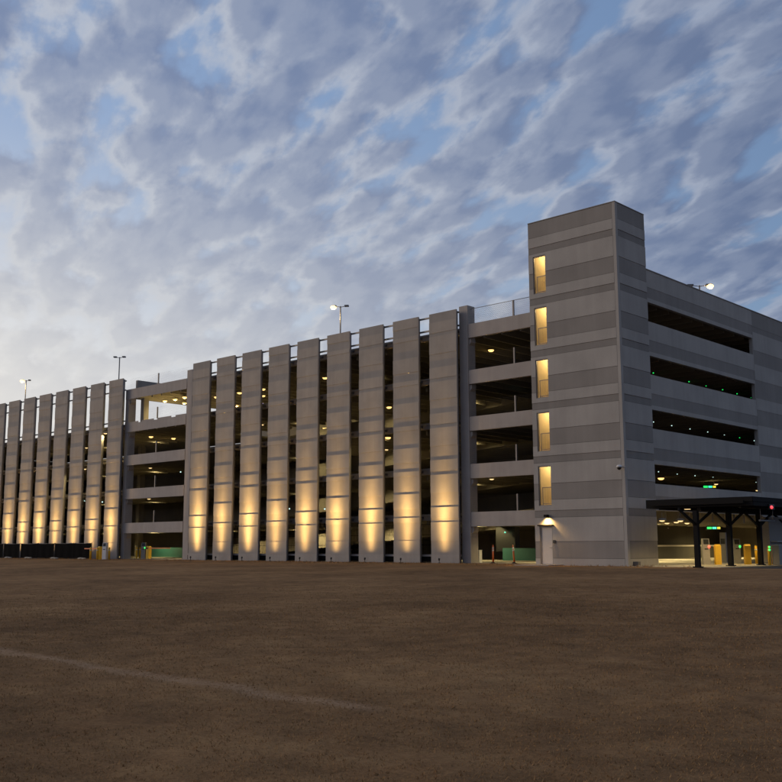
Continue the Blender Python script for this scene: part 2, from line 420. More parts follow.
def wash(parent, loc, power):
    """wall-wash floodlight: the lens throws a narrow upright beam (its photometric curve, like an IES profile)"""
    l = bpy.data.lights.new('lamp_light', 'SPOT'); l.energy = power; l.spot_size = R(150); l.spot_blend = .3; l.color = UPCOL; l.shadow_soft_size = .05
    l.use_nodes = True; nt = l.node_tree; N = nt.nodes; L = nt.links
    em = N['Emission']; ge = N.new('ShaderNodeNewGeometry'); sp = N.new('ShaderNodeSeparateXYZ'); L.new(ge.outputs['Incoming'], sp.inputs[0])
    def m(op, a, b=0., c=0.):
        q = N.new('ShaderNodeMath'); q.operation = op
        for k, v in enumerate((a, b, c)):
            if isinstance(v, (int, float)): q.inputs[k].default_value = v
            else: L.new(v, q.inputs[k])
        return q.outputs[0]
    ax, ay, az = (m('ABSOLUTE', sp.outputs[k]) for k in range(3))
    t = m('MAXIMUM', m('DIVIDE', ay, m('MAXIMUM', az, .001)), .001)
    s_ = m('DIVIDE', ax, m('MAXIMUM', ay, .001))
    A = m('MINIMUM', m('POWER', t, -3.), 190.)
    cut = N.new('ShaderNodeMapRange'); cut.interpolation_type = 'SMOOTHSTEP'
    for k, v in enumerate((2.4, 1.0, 0, 1)): cut.inputs[k+1].default_value = v
    L.new(t, cut.inputs[0])
    g1_ = m('EXPONENT', m('MULTIPLY', m('POWER', m('DIVIDE', s_, m('ADD', .55, m('DIVIDE', .07, t))), 2.), -1.)); g2_ = m('EXPONENT', m('MULTIPLY', m('POWER', m('DIVIDE', s_, m('ADD', 1.7, m('DIVIDE', .15, t))), 2.), -1.))
    B = m('ADD', m('MULTIPLY', g1_, .76), m('MULTIPLY', g2_, .24))
    L.new(m('MULTIPLY', m('MULTIPLY', A, cut.outputs[0]), B), em.inputs['Strength'])
    o = bpy.data.objects.new('lamp_light', l); COL.objects.link(o); o.parent = parent
    o.location = Vector(loc)-Vector(parent['_w']); o.rotation_euler = (R(180), 0, 0); return o
for i, (xc, kind) in enumerate(fins):
    if i < 9:
        n = ORD[i]
        lab = ('small black floodlight at the foot of the fin nearest the tower' if i == 0 else
               'small black floodlight at the foot of the leftmost fin of the nearer row' if i == 8 else
               f'small black floodlight at the foot of the {n} fin left of the tower bay')
    else:
        n = ORD[i-9]
        lab = ('small black floodlight at the foot of the fin left of the far open bay' if i == 9 else
               f'small black floodlight at the foot of the {n} fin left of the far open bay')
    b = (xc, FINY-UP_D, 0)
    u = thing('floodlight', lab, 'floodlight', b, 'floodlights washing the fins from below')
    mb = MB(); mb.tube((b[0], b[1], 0), (b[0], b[1], .2), .025, 8); mb.box(b[0]-.08, b[0]+.08, b[1]-.08, b[1]+.08, 0, .03); mb.build('stake', 'black', u)
    mb = MB(); mb.tube((b[0], b[1]-.02, .18), (b[0], b[1]+.01, .325), .055, 12, 0, .07); mb.build('lamp_head', 'black', u)
    mb = MB(); mb.tube((b[0], b[1]+.0105, .3255), (b[0], b[1]+.011, .329), .055, 12); mb.build('lens', 'lamp_dim', u)
    wash(u, (b[0]+random.uniform(-.12, .12), b[1]+.02, .36), WASH*random.uniform(.75, 1.15))

# ceiling lamps: housing and domed diffuser hanging from the slab
def lamp_proto(name, mat, q=1.):
    p = thing(name, 'x', 'ceiling lamp', (0, 0, 0), 'ceiling lamps of the parking garage')
    mb = MB(); mb.tube((0, 0, .12), (0, 0, .45), .02, 6); mb.lathe((0, 0, 0), [(.24, .0), (.25, .06), (.16, .12), (.03, .13)], 14); mb.build('housing', 'greybox', p)
    mb = MB(); mb.lathe((0, 0, 0), [(.04*q, -.14*q*q), (.14*q, -.12*q*q), (.2*q, -.06*q*q), (.22*q, -.002)], 14); mb.build('diffuser', mat, p)
    return p
LP = lamp_proto('ceiling_lamp', 'lamp'); LPD = lamp_proto('ceiling_lamp', 'lamp_dim', .72)
def ray(u, v):
    a, b = u-391, v-391
    return cr*(a/F)-cu*(b/F)+fw
def on_z(u, v, z): d = ray(u, v); return CAM+d*((z-CAM.z)/d.z)
def on_y(u, v, y): d = ray(u, v); return CAM+d*((y-CAM.y)/d.y)
def on_x(u, v, x): d = ray(u, v); return CAM+d*((x-CAM.x)/d.x)
GAP = 'gap between fins of the nearer row'
lamps = [  # photo sight line, height of the lamp, dim?, label
 (491, 350, 15.42, 0, 'bright ceiling lamp in the top open storey beside the stair tower'),
 (491.7, 479, 5.75, 1, 'ceiling lamp in the second storey of the open bay beside the stair tower'),
 (216.4, 397, 15.4, 0, 'ceiling lamp showing in the first gap from the left of the nearer fin row'),
 (239.5, 392.7, 15.4, 0, 'nearer and higher of two top storey lamps in the second fin gap from the left'),
 (236.5, 405.5, 15.4, 0, 'farther and lower of two top storey lamps in the second fin gap from the left'),
 (263, 389, 15.4, 0, 'upper of two stacked top storey lamps in the third fin gap from the left'),
 (263, 395.6, 15.4, 0, 'lower of two stacked top storey lamps in the third fin gap from the left'),
 (262, 424.7, 12.2, 1, 'lone fourth storey ceiling lamp in the third fin gap from the left'),
 (290, 402.3, 15.4, 1, 'smaller top storey ceiling lamp at the left edge of the fourth fin gap'),
 (293.5, 406, 15.4, 0, 'brighter top storey ceiling lamp in the middle of the fourth fin gap'),
 (319.5, 403, 15.4, 1, 'small faint top storey lamp at the left edge of the fifth fin gap'),
 (325, 377.7, 15.4, 0, 'bright top storey ceiling lamp high in the fifth fin gap'),
 (325, 428, 12.2, 0, 'fourth storey ceiling lamp in the fifth fin gap'),
 (389, 407, 12.2, 0, 'fourth storey ceiling lamp in the seventh fin gap, highest of its column'),
 (388, 437.4, 9.2, 0, 'bright third storey ceiling lamp in the seventh fin gap'),
 (386.5, 449.6, 9.0, 1, 'dimmer third storey ceiling lamp just below the bright one in the seventh fin gap'),
 (165, 400.8, 15.2, 0, 'leftmost of four roof soffit lamps in the far open bay'),
 (175.2, 399.2, 15.2, 0, 'middle one of the upper row of soffit lamps in the far open bay'),
 (184.6, 397.0, 15.2, 0, 'rightmost soffit lamp of the upper row in the far open bay'),
 (184.4, 402.9, 15.2, 0, 'lower right soffit lamp below its row in the far open bay'),
 (151, 436.6, 12.2, 0, 'left of two bright lamps in the fourth storey of the far open bay'),
 (173.5, 438.3, 12.2, 0, 'right of two bright lamps in the fourth storey of the far open bay'),
 (150.3, 467.9, 9.0, 1, 'ceiling lamp at the left of the third storey of the far open bay'),
 (149, 498.8, 5.8, 1, 'small ceiling lamp under the beam of the second storey of the far open bay'),
 (105.5, 433.4, 12.15, 1, 'ceiling lamp in the rightmost fin gap of the far fin row'),
 (86.4, 447.8, 12.2, 1, 'fourth storey ceiling lamp in the second fin gap left of the far open bay'),
 (84.8, 469, 9.0, 1, 'third storey ceiling lamp in the second fin gap left of the far open bay'),
 (661, 478, 5.75, 0, 'bright ceiling lamp at the left of the lowest long side opening'),
 (716, 484, 5.75, 1, 'ceiling lamp beside the green sign in the lowest long side opening'),
 (757.5, 490.3, 5.7, 1, 'ceiling lamp at the right end of the lowest long side opening'),
 (662, 520.5, 2.55, 1, 'nearest left ceiling lamp inside the vehicle entrance by the tower'),
 (667, 523, 2.55, 1, 'second ceiling lamp from the left inside the vehicle entrance'),
 (676.3, 522, 2.55, 1, 'left one of the bright pair of ceiling lamps inside the vehicle entrance'),
 (680.4, 520.7, 2.55, 1, 'right one of the bright pair of ceiling lamps inside the vehicle entrance'),
 (687, 523, 2.55, 1, 'rightmost ceiling lamp before the first canopy post in the vehicle entrance'),
 (659.6, 529, 2.55, 1, 'faint far ceiling lamp at the left jamb of the vehicle entrance'),
 (666, 528.7, 2.55, 1, 'middle one of three faint far ceiling lamps in the vehicle entrance'),
 (670, 530, 2.55, 1, 'rightmost of three faint far ceiling lamps in the vehicle entrance'),
]
LIT = []
for (u, v, z, dim, lab) in lamps:
    P_ = on_z(u, v, z); o = place(LPD if dim else LP, P_, lab); LIT.append((o, P_))
# ground-floor lamps just behind the spandrels that light the two open ground bays and the entrance
for (x, y, lab) in ((-51, 6.8, 'ceiling lamp over the ground floor gate of the far open bay'), (-49, 11.5, 'ceiling lamp over the ramp foot behind the far open bay'),
                    (-10.5, 6.8, 'ceiling lamp over the ground floor opening beside the stair tower'), (-9.5, 11.8, 'ceiling lamp over the aisle behind the orange posts')):
    o = place(LP, (x, y, 2.9), lab)
    LIT.append((o, Vector((x, y, 2.9))))
for (o, P_) in LIT:
    gf = P_.z < 3; pw = 700 if gf and P_.x < -8 and P_.y < 12.5 else 60 if gf else 60 if P_.x > -9 else 300
    if P_.z > 15 and P_.x < -50: q_ = point(o, (0, 0, 0), 45, (1, .74, .28), .1); q_.location = (0, 0, -.22)
    l = spot(o, (0, 0, 0), (0, 0, -1), pw, 168, .5, (1, .78, .34), .15); l.location = (0, 0, -.16); l.rotation_euler = (0, 0, 0)
# unseen fill lamps added between the deck ribs to brighten aisles, ramps and entrance
RL = [(x, 12., k) for x in (-84, -73, -63.5, -41, -30.5, -20) for k in range(5)] + [(-7., 14, 0), (-9.5, 24, 0), (-9.5, 35, 0), (-5, 20, 1)]
for (x, y, k) in RL:
    if k == 4 and (x < -56 or x > -25): continue
    x = round((x-.8-XL)/1.55)*1.55+.8+XL+.775 if x < -12 else x
    z = FL[k]-.2
    mb = MB(); mb.box(x-.14, x+.14, y-.55, y+.55, z-.06, z+.035); o = mb.build('added_fill_lamp', 'lamp_fill', g)
    l = spot(o, (0, 0, 0), (0, 0, -1), (2400 if x > -10 else 900) if k == 0 else 60 if x > -10 else 280, 165, .6, (1, .80, .36), .2); l.location = Vector((x, y, z-.12))-Vector(g['_w']); l.rotation_euler = (0, 0, 0)
# small guidance lights
def led(u, v, mat, lab, r=.055, x=None, y=None, z=None, group='small parking guidance lights'):
    p = on_x(u, v, x) if x is not None else on_y(u, v, y) if y is not None else on_z(u, v, z)
    mb = MB(); mb.blob((p.x, p.y, p.z), (r, r, r*.8), 10, 6, 1); mb.box(p.x-.05, p.x+.05, p.y-.05, p.y+.05, p.z+r*.82, p.z+r*.82+.06, 0)
    return tag(mb.build('guidance_light', ['greybox', mat], None, (p.x, p.y, p.z)), lab, 'guidance light', group)
pos = ['first', 'second', 'third', 'fourth', 'fifth', 'sixth', 'seventh']
for i, (u, v) in enumerate([(653.3,373),(672,377.6),(689,381.7),(706,385.8),(722.7,389.7),(737,393.8),(751,397.3)]):
    led(u, v, 'led_green', f'{pos[i]} small green light from the left in the second long side opening', .042, x=-3.)
for i, (u, v) in enumerate([(653.5,422),(671.7,425.7),(690,429),(707.7,432),(724.3,434.8),(739.6,437.8),(754.2,440.7)]):
    led(u, v, 'led_green' if i == 5 else 'led_white', f'{pos[i]} pale guidance light from the left in the third long side opening' if i != 5 else 'green guidance light, sixth of the row in the third long side opening', .035, x=-3.1)
for i, (u, v) in enumerate([(658.5,471.8),(677.2,474),(695,475.8),(713,477),(728.4,478.9),(756,482.1)]):
    led(u, v, 'led_green' if i == 4 else 'led_white', f'{pos[i]} pale guidance light from the left in the lowest long side opening' if i != 4 else 'greener guidance light, fifth from the left in the lowest long side opening', .035, x=-3.05)
for (u, v, mt, lab, yy) in [(263, 404, 'led_blue', 'blue guidance light below two lamps in the third fin gap', 12.5), (288.2, 483.6, 'led_white', 'upper white guidance light in the fourth fin gap', 10),
        (289.3, 508.8, 'led_white', 'lower white guidance light in the fourth fin gap', 9), (324.7, 484, 'led_white', 'upper white guidance light in the fifth fin gap', 10),
        (324.7, 509, 'led_white', 'lower white guidance light in the fifth fin gap', 9), (386.5, 477, 'led_white', 'white guidance light in the seventh fin gap below the warm lamps', 11),
        (180.6, 472, 'led_white', 'white guidance light at the right of the third storey of the far open bay', 11), (505, 532.4, 'led_cyan', 'small teal light over the dark doorway behind the orange posts', 12.9),
        (525, 383.5, 'led_white', 'faint guidance light in the fourth storey opening beside the stair tower', 9),
        (102.3, 502, 'led_white', 'second storey guidance light in the rightmost gap of the far fin row', 5.5), (84.9, 500.8, 'led_white', 'second storey guidance light in the second gap of the far fin row from the right', 5.5),
        (65.6, 500.8, 'led_white', 'second storey guidance light in the third gap of the far fin row from the right', 5.5), (48.6, 500.5, 'led_white', 'second storey guidance light in the fourth gap of the far fin row from the right', 5.5),
        (31.6, 500.3, 'led_white', 'second storey guidance light in the fifth gap of the far fin row from the right', 5.5), (16.4, 469, 'led_green', 'green guidance light high in the sixth gap of the far fin row from the right', 5.5)]:
    led(u, v, mt, lab, .07, y=yy)

# lit stairwell lamps
ORDL = ['lowest', 'second lowest', 'middle', 'second highest', 'highest']
for k in range(5):
    z = 6.38+3.2*k
    t = thing('stairwell_lamp', f'ceiling lamp lighting the {ORDL[k]} stair window of the tower', 'ceiling lamp', (-5.0, 1.3, z), 'stairwell lamps behind the tower windows')
    mb = MB(); mb.box(-5.3, -4.7, 1.2, 1.4, z-.05, z-.002); mb.build('housing', 'greybox', t)
    mb = MB(); mb.box(-5.28, -4.72, 1.215, 1.385, z-.075, z-.0505); mb.build('diffuser', 'lamp_dim', t)
    point(t, (-5.0, 1.3, z-.3), 78, (1, .72, .33), .15)
# wall lamp over the tower door
t = thing('wall_lamp', 'small wall lamp glowing above the tower door', 'wall lamp', (-5.2, 0, 2.74))
mb = MB(); mb.box(-5.30, -5.10, -.24, -.002, 2.84, 2.92); mb.box(-5.30, -5.10, -.245, -.225, 2.78, 2.84); mb.box(-5.31, -5.295, -.24, -.002, 2.79, 2.84); mb.box(-5.105, -5.09, -.24, -.002, 2.79, 2.84); mb.box(-5.27, -5.13, -.05, -.003, 2.74, 2.84); mb.build('housing', 'darksteel', t)
mb = MB(); mb.box(-5.28, -5.12, -.21, -.07, 2.835, 2.839); mb.build('diffuser', 'lamp_dim', t)
spot(t, (-5.2, -.17, 2.79), (-5.05, -.10, 1.), 330, 140, .8, (1, .60, .20), .09)

# roof lamps
def roof_lamp(x, y, zb, zt, arms, lab, lit):
    t = thing('roof_lamp_post', lab, 'lamp post', (x, y, zb), 'lamp posts on the roof decks')
    mb = MB(); mb.tube((x, y, zb), (x, y, zt), .075, 8, 0, .055); mb.box(x-.3, x+.3, y-.3, y+.3, zb, zb+.5); mb.build('pole', 'steel', t)
    for (dx, dy, on) in arms:
        mb = MB(); ex, ey = x+dx, y+dy
        mb.tube((x, y, zt-.08), (ex*.6+x*.4, ey*.6+y*.4, zt), .03, 6)
        mb.bar((ex*.5+x*.5, ey*.5+y*.5, zt+.02), (ex, ey, zt+.02), .32, .13); h = mb.build('lamp_head', 'steel', t)
        if on:
            mb = MB(); mb.blob((ex*.85+x*.15, ey*.85+y*.15, zt-.09), (.28, .28, .19), 14, 8); mb.build('lamp_glass', 'lamp_roof', h)
            point(t, (ex*.85+x*.15, ey*.85+y*.15, zt-.35), 160, (1, .68, .3), .2)
rd = Vector((-.731, -.682, 0))
roof_lamp(-35.1, 12, FL[4], 22.5, [(-.6, -.45, True), (.6, .45, False)], 'twin head roof lamp post with its left head lit above the nearer fins', 1)
roof_lamp(-85.5, 8, FL[3], 21.05, [(-.35, -.4, True), (.35, .4, False)], 'lit roof lamp post standing behind the far left fins', 1)
roof_lamp(-64.9, 8, FL[3], 21.2, [(-.5, -.4, False), (.5, .4, False)], 'unlit thin roof lamp post between far fins and the bay with soffit lamps', 0)
roof_lamp(-6.6, 24.1, FL[4], 21.55, [(.75, .62, True), (-.75, -.62, False)], 'bright roof lamp post peeping over the parapet of the side wall', 1)

# ------------------------------------------------------------------ entrance canopy on braced posts
CX0, CX1, CY0, CY1 = 1.5, 7.3, -.4, 16.
PX = 4.4
POSTS = [on_x(u, 560, PX).y for u in (697.9, 730.8, 760.9)]; POSTS += [POSTS[2]+4.0, POSTS[2]+8.]
cn = thing('entrance_canopy', 'low dark flat roofed canopy on braced posts over the vehicle entrance', 'canopy', (PX, 6, 0))
mb = MB(); mb.box(CX0, CX1, CY0, CY1, 3.34, 3.48)
for i in range(int((CY1-CY0)/.45)): mb.box(CX0+.05, CX1-.05, CY0+.2+.45*i, CY0+.23+.45*i, 3.48, 3.52)
mb.build('roof', 'darksteel', cn)
mb = MB(); mb.box(CX0-.04, CX1+.04, CY0-.05, CY0-.002, 3.08, 3.5); mb.box(CX0-.04, CX1+.04, CY1+.002, CY1+.05, 3.08, 3.5)
mb.box(CX0-.05, CX0-.002, CY0, CY1, 3.08, 3.5); mb.box(CX1+.002, CX1+.05, CY0, CY1, 3.08, 3.5)
mb.box(CX0-.02, CX1+.07, CY0-.08, CY0-.051, 3.3, 3.53); mb.box(CX1+.051, CX1+.08, CY0-.08, CY1+.05, 3.3, 3.53)
mb.build('fascia', 'darksteel', cn)
mb = MB(); mb.box(PX-.1, PX+.1, CY0+.1, CY1-.1, 2.9, 3.2)
for y in POSTS: mb.box(CX0+.3, CX1-.3, y-.1, y+.1, 3.201, 3.338)
for x in (CX0+.7, CX1-.7): mb.box(x-.08, x+.08, CY0+.1, CY1-.1, 3.0, 3.2)
mb.build('beam', 'darksteel', cn)
for y in POSTS:
    mb = MB(); mb.box(PX-.12, PX+.12, y-.12, y+.12, .0, 2.899); mb.box(PX-.2, PX+.2, y-.2, y+.2, .0, .06)
    p = mb.build('post', 'darksteel', cn)
    mb = MB()
    for s in (-1, 1): mb.bar((PX, y+s*.1, 2.2), (PX, y+s*1.85, 2.93), .09, .12)
    mb.build('brace', 'darksteel', p)
t = tag(MB().box(CX1+.06, CX1+.14, 3.15, 3.75, 3.02, 3.28).build('signal_housing', 'black', None, (CX1+.1, 3.45, 3.0)), 'red lit lane signal box on the canopy edge above the grey booth', 'lane signal')
t.name = 'lane_signal'
p = on_x(771.5, 507.3, CX1+.10); t.location = (CX1+.0901, p.y, p.z-.13)
mb = MB(); tl = Vector(t.location); t['_w'] = tuple(tl)
mb.blob((tl.x+.02, tl.y-.06, tl.z+.13), (.07, .17, .09), 12, 8); mb.build('signal_light', 'led_red', t)

# downlights under the canopy
for i, (yy, lab) in enumerate(((POSTS[0]+1.9, 'canopy downlight between the first and second posts'), (POSTS[1]+1.9, 'canopy downlight between the second and third posts'), (POSTS[2]+1.9, 'canopy downlight beyond the third post'))):
    t = thing('canopy_downlight', lab, 'ceiling lamp', (3.0, yy, 2.98), 'downlights under the canopy')
    mb = MB(); mb.box(2.85, 3.15, yy-.15, yy+.15, 3.06, 3.335); mb.build('housing', 'black', t)
    mb = MB(); mb.box(2.88, 3.12, yy-.12, yy+.12, 3.035, 3.059); mb.build('diffuser', 'lamp_dim', t)
    spot(t, (3.0, yy, 3.0), (3.0, yy, 0), 420, 125, .6, (1, .74, .32), .1)
# hanging clearance bar
p = on_x(767, 521, 6.2); yb = p.y
t = thing('clearance_bar', 'thin grey clearance bar hanging from the canopy on two rods', 'clearance bar', (6.2, yb, 2.2))
mb = MB(); mb.tube((6.2, yb-.95, 2.42), (6.2, yb+.95, 2.42), .05, 10); mb.build('bar', 'galv', t)
for s in (-.8, .8):
    mb = MB(); mb.tube((6.2, yb+s, 2.46), (6.2, yb+s, 3.33), .018, 6); mb.build('hanger_rod', 'galv', t)

# ticket booth
p = on_x(770, 560, 4.42); BY = max(p.y, 8.35)
t = thing('ticket_booth', 'grey attendant booth with beige lit end wall beside the third canopy post', 'booth', (4.13, BY+1.3, 0))
mb = MB(); x0, x1, y0, y1 = 3.84, 4.42, BY, BY+2.6
mb.box(x0, x1, y0, y1, .12, 1.35); mb.box(x0, x1, y0, y0+.1, 1.35, 2.62); mb.box(x0, x1, y1-.1, y1, 1.35, 2.62); mb.box(x0, x0+.1, y0+.1, y1-.1, 1.35, 2.62)
mb.box(x1-.1, x1, y0+.1, y0+.5, 1.35, 2.62); mb.box(x1-.1, x1, y1-.5, y1-.1, 1.35, 2.62); mb.box(x1-.1, x1, y0+.5, y1-.5, 2.35, 2.62)
mb.build('wall', 'greybox', t)
mb = MB(); mb.box(x0-.1, x1+.1, y0-.1, y1+.1, 2.621, 2.74); mb.build('roof', 'greybox', t)
mb = MB(); mb.box(x1-.06, x1-.04, y0+.501, y1-.501, 1.351, 2.349); mb.build('window', 'greybox', t)
mb = MB(); mb.box(x1+.001, x1+.35, y0+.2, y1-.2, 1.3, 1.36); mb.build('counter', 'galv', t)

# posts, machines and cabinets
def bollard_proto():
    p = thing('bollard', 'x', 'bollard', (0,0,0), 'yellow bollards')
    mb = MB(); mb.lathe((0,0,0), [(.085, 0), (.085, 1.02), (.075, 1.07), (.04, 1.1)], 14); mb.build('tube', 'yellow', p)
    mb = MB(); mb.lathe((0,0,0), [(.087, .82), (.087, .88)], 14); mb.build('reflective_band', 'white', p)
    return p
BP = bollard_proto()
def machine(x, y, rz, lab, led_mat, col='greybox', side=0):
    t = thing('ticket_machine', lab, 'ticket machine', (0,0,0), 'ticket machines at the gates'); 
    mb = MB(); mb.box(-.2, .2, -.17, .17, 0, 1.12); mb.hexa([(-.2,-.17,1.12),(.2,-.17,1.12),(.2,.17,1.12),(-.2,.17,1.12),(-.2,-.1,1.5),(.2,-.1,1.5),(.2,.17,1.5),(-.2,.17,1.5)]); mb.build('cabinet', col, t)
    mb = MB(); mb.hexa([(-.15,-.168,1.16),(.15,-.168,1.16),(.15,-.14,1.16),(-.15,-.14,1.16),(-.15,-.118,1.45),(.15,-.118,1.45),(.15,-.09,1.45),(-.15,-.09,1.45)]); mb.build('screen', 'black', t)
    if led_mat:
        mb = MB(); mb.blob((.16, -.185, 1.02), (.07, .03, .09), 10, 6); mb.build('signal_light', led_mat, t)
    mb = MB(); mb.box(-.1, .1, -.185, -.171, .86, .92); mb.build('ticket_slot', 'black', t)
    t.location = (x, y, 0.02); t.rotation_euler = (0, 0, rz); t['_w'] = (x, y, 0.02); return t
def gate(x, y, rz, lab, length, col='yellow', z=.0, wide=.33):
    t = thing('barrier_gate', lab, 'barrier gate', (0,0,0), 'barrier gates at the vehicle lanes')
    mb = MB(); mb.box(-wide/2, wide/2, -.18, .18, 0, 1.08); mb.hexa([(-wide/2,-.18,1.08),(wide/2,-.18,1.08),(wide/2,.18,1.08),(-wide/2,.18,1.08),(-wide/2+.04,-.12,1.18),(wide/2-.04,-.12,1.18),(wide/2-.04,.12,1.18),(-wide/2+.04,.12,1.18)]); mb.build('cabinet', col, t)
    mb = MB(); mb.box(-wide/2+.05, wide/2-.05, -.19, -.181, .15, .85); mb.build('access_panel', col, t)
    if length:
        mb = MB(); mb.bar((wide/2+.02, -.24, .98), (wide/2+length, -.24, .98), .05, .09, 0); mb.build('arm', 'orange', t)
        mb = MB(); mb.tube((0, -.19, .98), (0, -.28, .98), .08, 10); mb.build('pivot', 'black', t)
    t.location = (x, y, z); t.rotation_euler = (0, 0, rz); return t
FACE = R(40)
def at(u, v, x): p = on_x(u, v, x); return p.x, p.y
x, y = at(706.2, 560, 1.2); machine(x, y, FACE, 'ticket machine with black screen and red light behind the first canopy post', 'led_red', 'door')
x, y = at(718, 560, 1.9); gate(x, y, FACE, 'wide yellow gate cabinet between the first and second canopy posts', 0)
x, y = at(737.2, 560, 1.1); m_ = machine(x, y, FACE, 'grey ticket machine with green light between the second canopy post and a yellow cabinet', 'led_green')
x, y = at(747.7, 560, 3.0); gate(x, y, FACE, 'wide yellow gate cabinet right of the second canopy post', 0)
x, y = at(756.6, 560, 2.5); place(BP, (x, y, 0), 'slim yellow bollard left of the third canopy post')
x, y = at(769.6, 560, 4.95); place(BP, (x, y, 0), 'yellow bollard with green lights standing in front of the grey booth')
mb = MB(); mb.blob((x+.06, y-.08, 1.02), (.07, .05, .06), 10, 6); mb.blob((x+.06, y-.08, .86), (.07, .05, .06), 10, 6)
tag(mb.build('lane_signal', 'led_green', None, (x+.06, y-.08, .8)), 'pair of small green lights on the bollard before the booth', 'lane signal')
x, y = at(773.5, 560, 4.9); place(BP, (x, y, 0), 'yellow bollard right of the one with green lights by the booth')
x, y = at(777.5, 560, 5.1)
mb = MB(); mb.box(x-.2, x+.2, y-.2, y+.2, .02, 1.1); o = mb.build('cabinet', 'greybox', None, (x, y, .02)); tag(o, 'pale grey control cabinet at the right picture edge below the booth', 'cabinet')
mb = MB(); mb.box(x-.23, x+.23, y-.23, y+.23, 1.1, 1.15); mb.build('lid', 'galv', o)
x, y = at(724, 545, -1.0); mb = MB(); mb.box(x-.2, x+.2, y-.15, y+.15, .02, 1.95); o = mb.build('pay_station', 'greybox', None, (x, y, .02)); tag(o, 'tall pale pay station standing inside behind the second canopy post', 'pay station')
mb = MB(); mb.box(x-.14, x+.14, y-.165, y-.151, 1.2, 1.55); mb.build('screen', 'black', o)
# hanging green sign and its second-storey sibling
def led_sign(c, lab, w=1.1, up=.5):
    t = thing('lane_sign', lab, 'lane sign', (c.x, c.y, c.z), 'green illuminated lane signs')
    d = Vector((cr.x, cr.y, 0)).normalized(); n = Vector((d.y, -d.x, 0))
    mb = MB(); a, b = c-d*w/2, c+d*w/2; mb.bar(a, b, .1, .26); mb.build('housing', 'black', t)
    mb = MB(); k = c+n*.056
    mb.bar(k-d*w*.45, k-d*w*.15, .012, .14, 0); mb.bar(k-d*w*.1, k+d*w*.18, .012, .14, 1); mb.bar(k+d*w*.23, k+d*w*.44, .012, .14, 2)
    mb.build('lit_legend', ['led_green', 'led_cyan', 'led_yellow'], t)
    mb = MB()
    for s in (-.35, .35): mb.tube(c+d*w*s+Vector((0,0,.171)), c+d*w*s+Vector((0,0,.17+up)), .015, 6)
    mb.build('hanger', 'galv', t)
led_sign(on_x(713.5, 528, -.9), 'glowing green lane sign hanging in the entrance behind the canopy posts', .95, .25)
led_sign(on_x(709.5, 486.8, -4.5), 'glowing green lane sign seen through the lowest long side opening', 1.0, .6)
# entrance kerb island
mb = MB(); mb.box(-.2, 5.6, -.5, 13.2, .0, .0125); o = struct(mb.build('pavement', 'pave', None, (0, 0, 0)))

# left gate group
x, y = -55.45, -.05
place(BP, (on_y(90.3, 559, .0).x, 0, 0), 'leftmost yellow bollard at the end of the black fence')
place(BP, (on_y(97.0, 559, .1).x, .1, 0), 'yellow bollard beside the white ticket machine, left of it')
gate(on_y(99.8, 559, .35).x, .35, R(180), 'slim yellow gate cabinet with orange arm reaching over the black fence end', 3.0, wide=.28)
machine(on_y(104.8, 559, .4).x, .4, R(25), 'white ticket machine with black head at the foot of the far fins', None, 'white')
place(BP, (on_y(109, 559, .6).x, .6, 0), 'yellow bollard right of the white ticket machine')
# bay two gate
place(BP, (on_y(136.3, 559, 4.5).x, 4.5, .02), 'left yellow bollard inside the far open bay')
place(BP, (on_y(139.8, 559, 5.4).x, 5.4, .02), 'second yellow bollard from the left inside the far open bay')
machine(on_y(143.5, 559, 4.6).x, 4.6, R(35), 'pale ticket machine with round green light in the far open bay', 'led_green', 'greybox')
gate(on_y(148.5, 559, 4.8).x, 4.8, R(8), 'yellow gate cabinet with arm stretching right across the far open bay', 3.0, wide=.34, z=.02)
# bay one: delineators, box, pipe
def delineator(u, y, lab, tilt):
    p = on_y(u, 562, y); t = thing('delineator_post', lab, 'traffic post', (p.x, y, .02), 'orange traffic posts')
    mb = MB(); mb.lathe((p.x, y, .02), [(.16, 0), (.15, .05), (.06, .08), (.05, .09)], 12); mb.build('base', 'black', t)
    mb = MB(); mb.tube((p.x, y, .11), (p.x+tilt, y, 1.12), .06, 12, 0, .045); mb.tube((p.x+tilt, y, 1.12), (p.x+tilt, y, 1.2), .03, 8); mb.build('tube', 'orange', t)
    mb = MB(); mb.tube((p.x+tilt*.7, y, .8), (p.x+tilt*.76, y, .88), .055, 12); mb.tube((p.x+tilt*.84, y, .94), (p.x+tilt*.9, y, 1.02), .053, 12); mb.build('reflective_band', 'white', t)
delineator(493.2, 3.0, 'left upright orange traffic post before the ground opening by the tower', .01)
delineator(514.3, 3.3, 'right slightly leaning orange traffic post before the ground opening by the tower', -.08)
p = on_y(477.2, 560, 4.4)
mb = MB(); mb.box(p.x-.26, p.x+.26, 4.3, 4.6, .02, .82); o = tag(mb.build('utility_box', 'white', None, (p.x, 4.45, .02)), 'small white utility box below a black pipe inside the ground opening', 'utility box')
mb = MB(); mb.box(p.x-.28, p.x+.28, 4.28, 4.62, .82, .86); mb.build('lid', 'white', o)
mb = MB(); mb.tube((p.x-.08, 4.35, .87), (p.x-.08, 4.35, 2.25), .09, 10); mb.box(p.x-.2, p.x+.04, 4.25, 4.45, .862, .9); tag(mb.build('black_pipe', 'black', None, (p.x-.08, 4.35, .862)), 'black vertical pipe rising from the white utility box', 'pipe')
mb = MB(); q = on_y(505, 540, 13.2); mb.box(q.x-.9, q.x+.9, 13.25, 13.85, .7, 2.55); mb.build('dark_doorway', 'black', g)

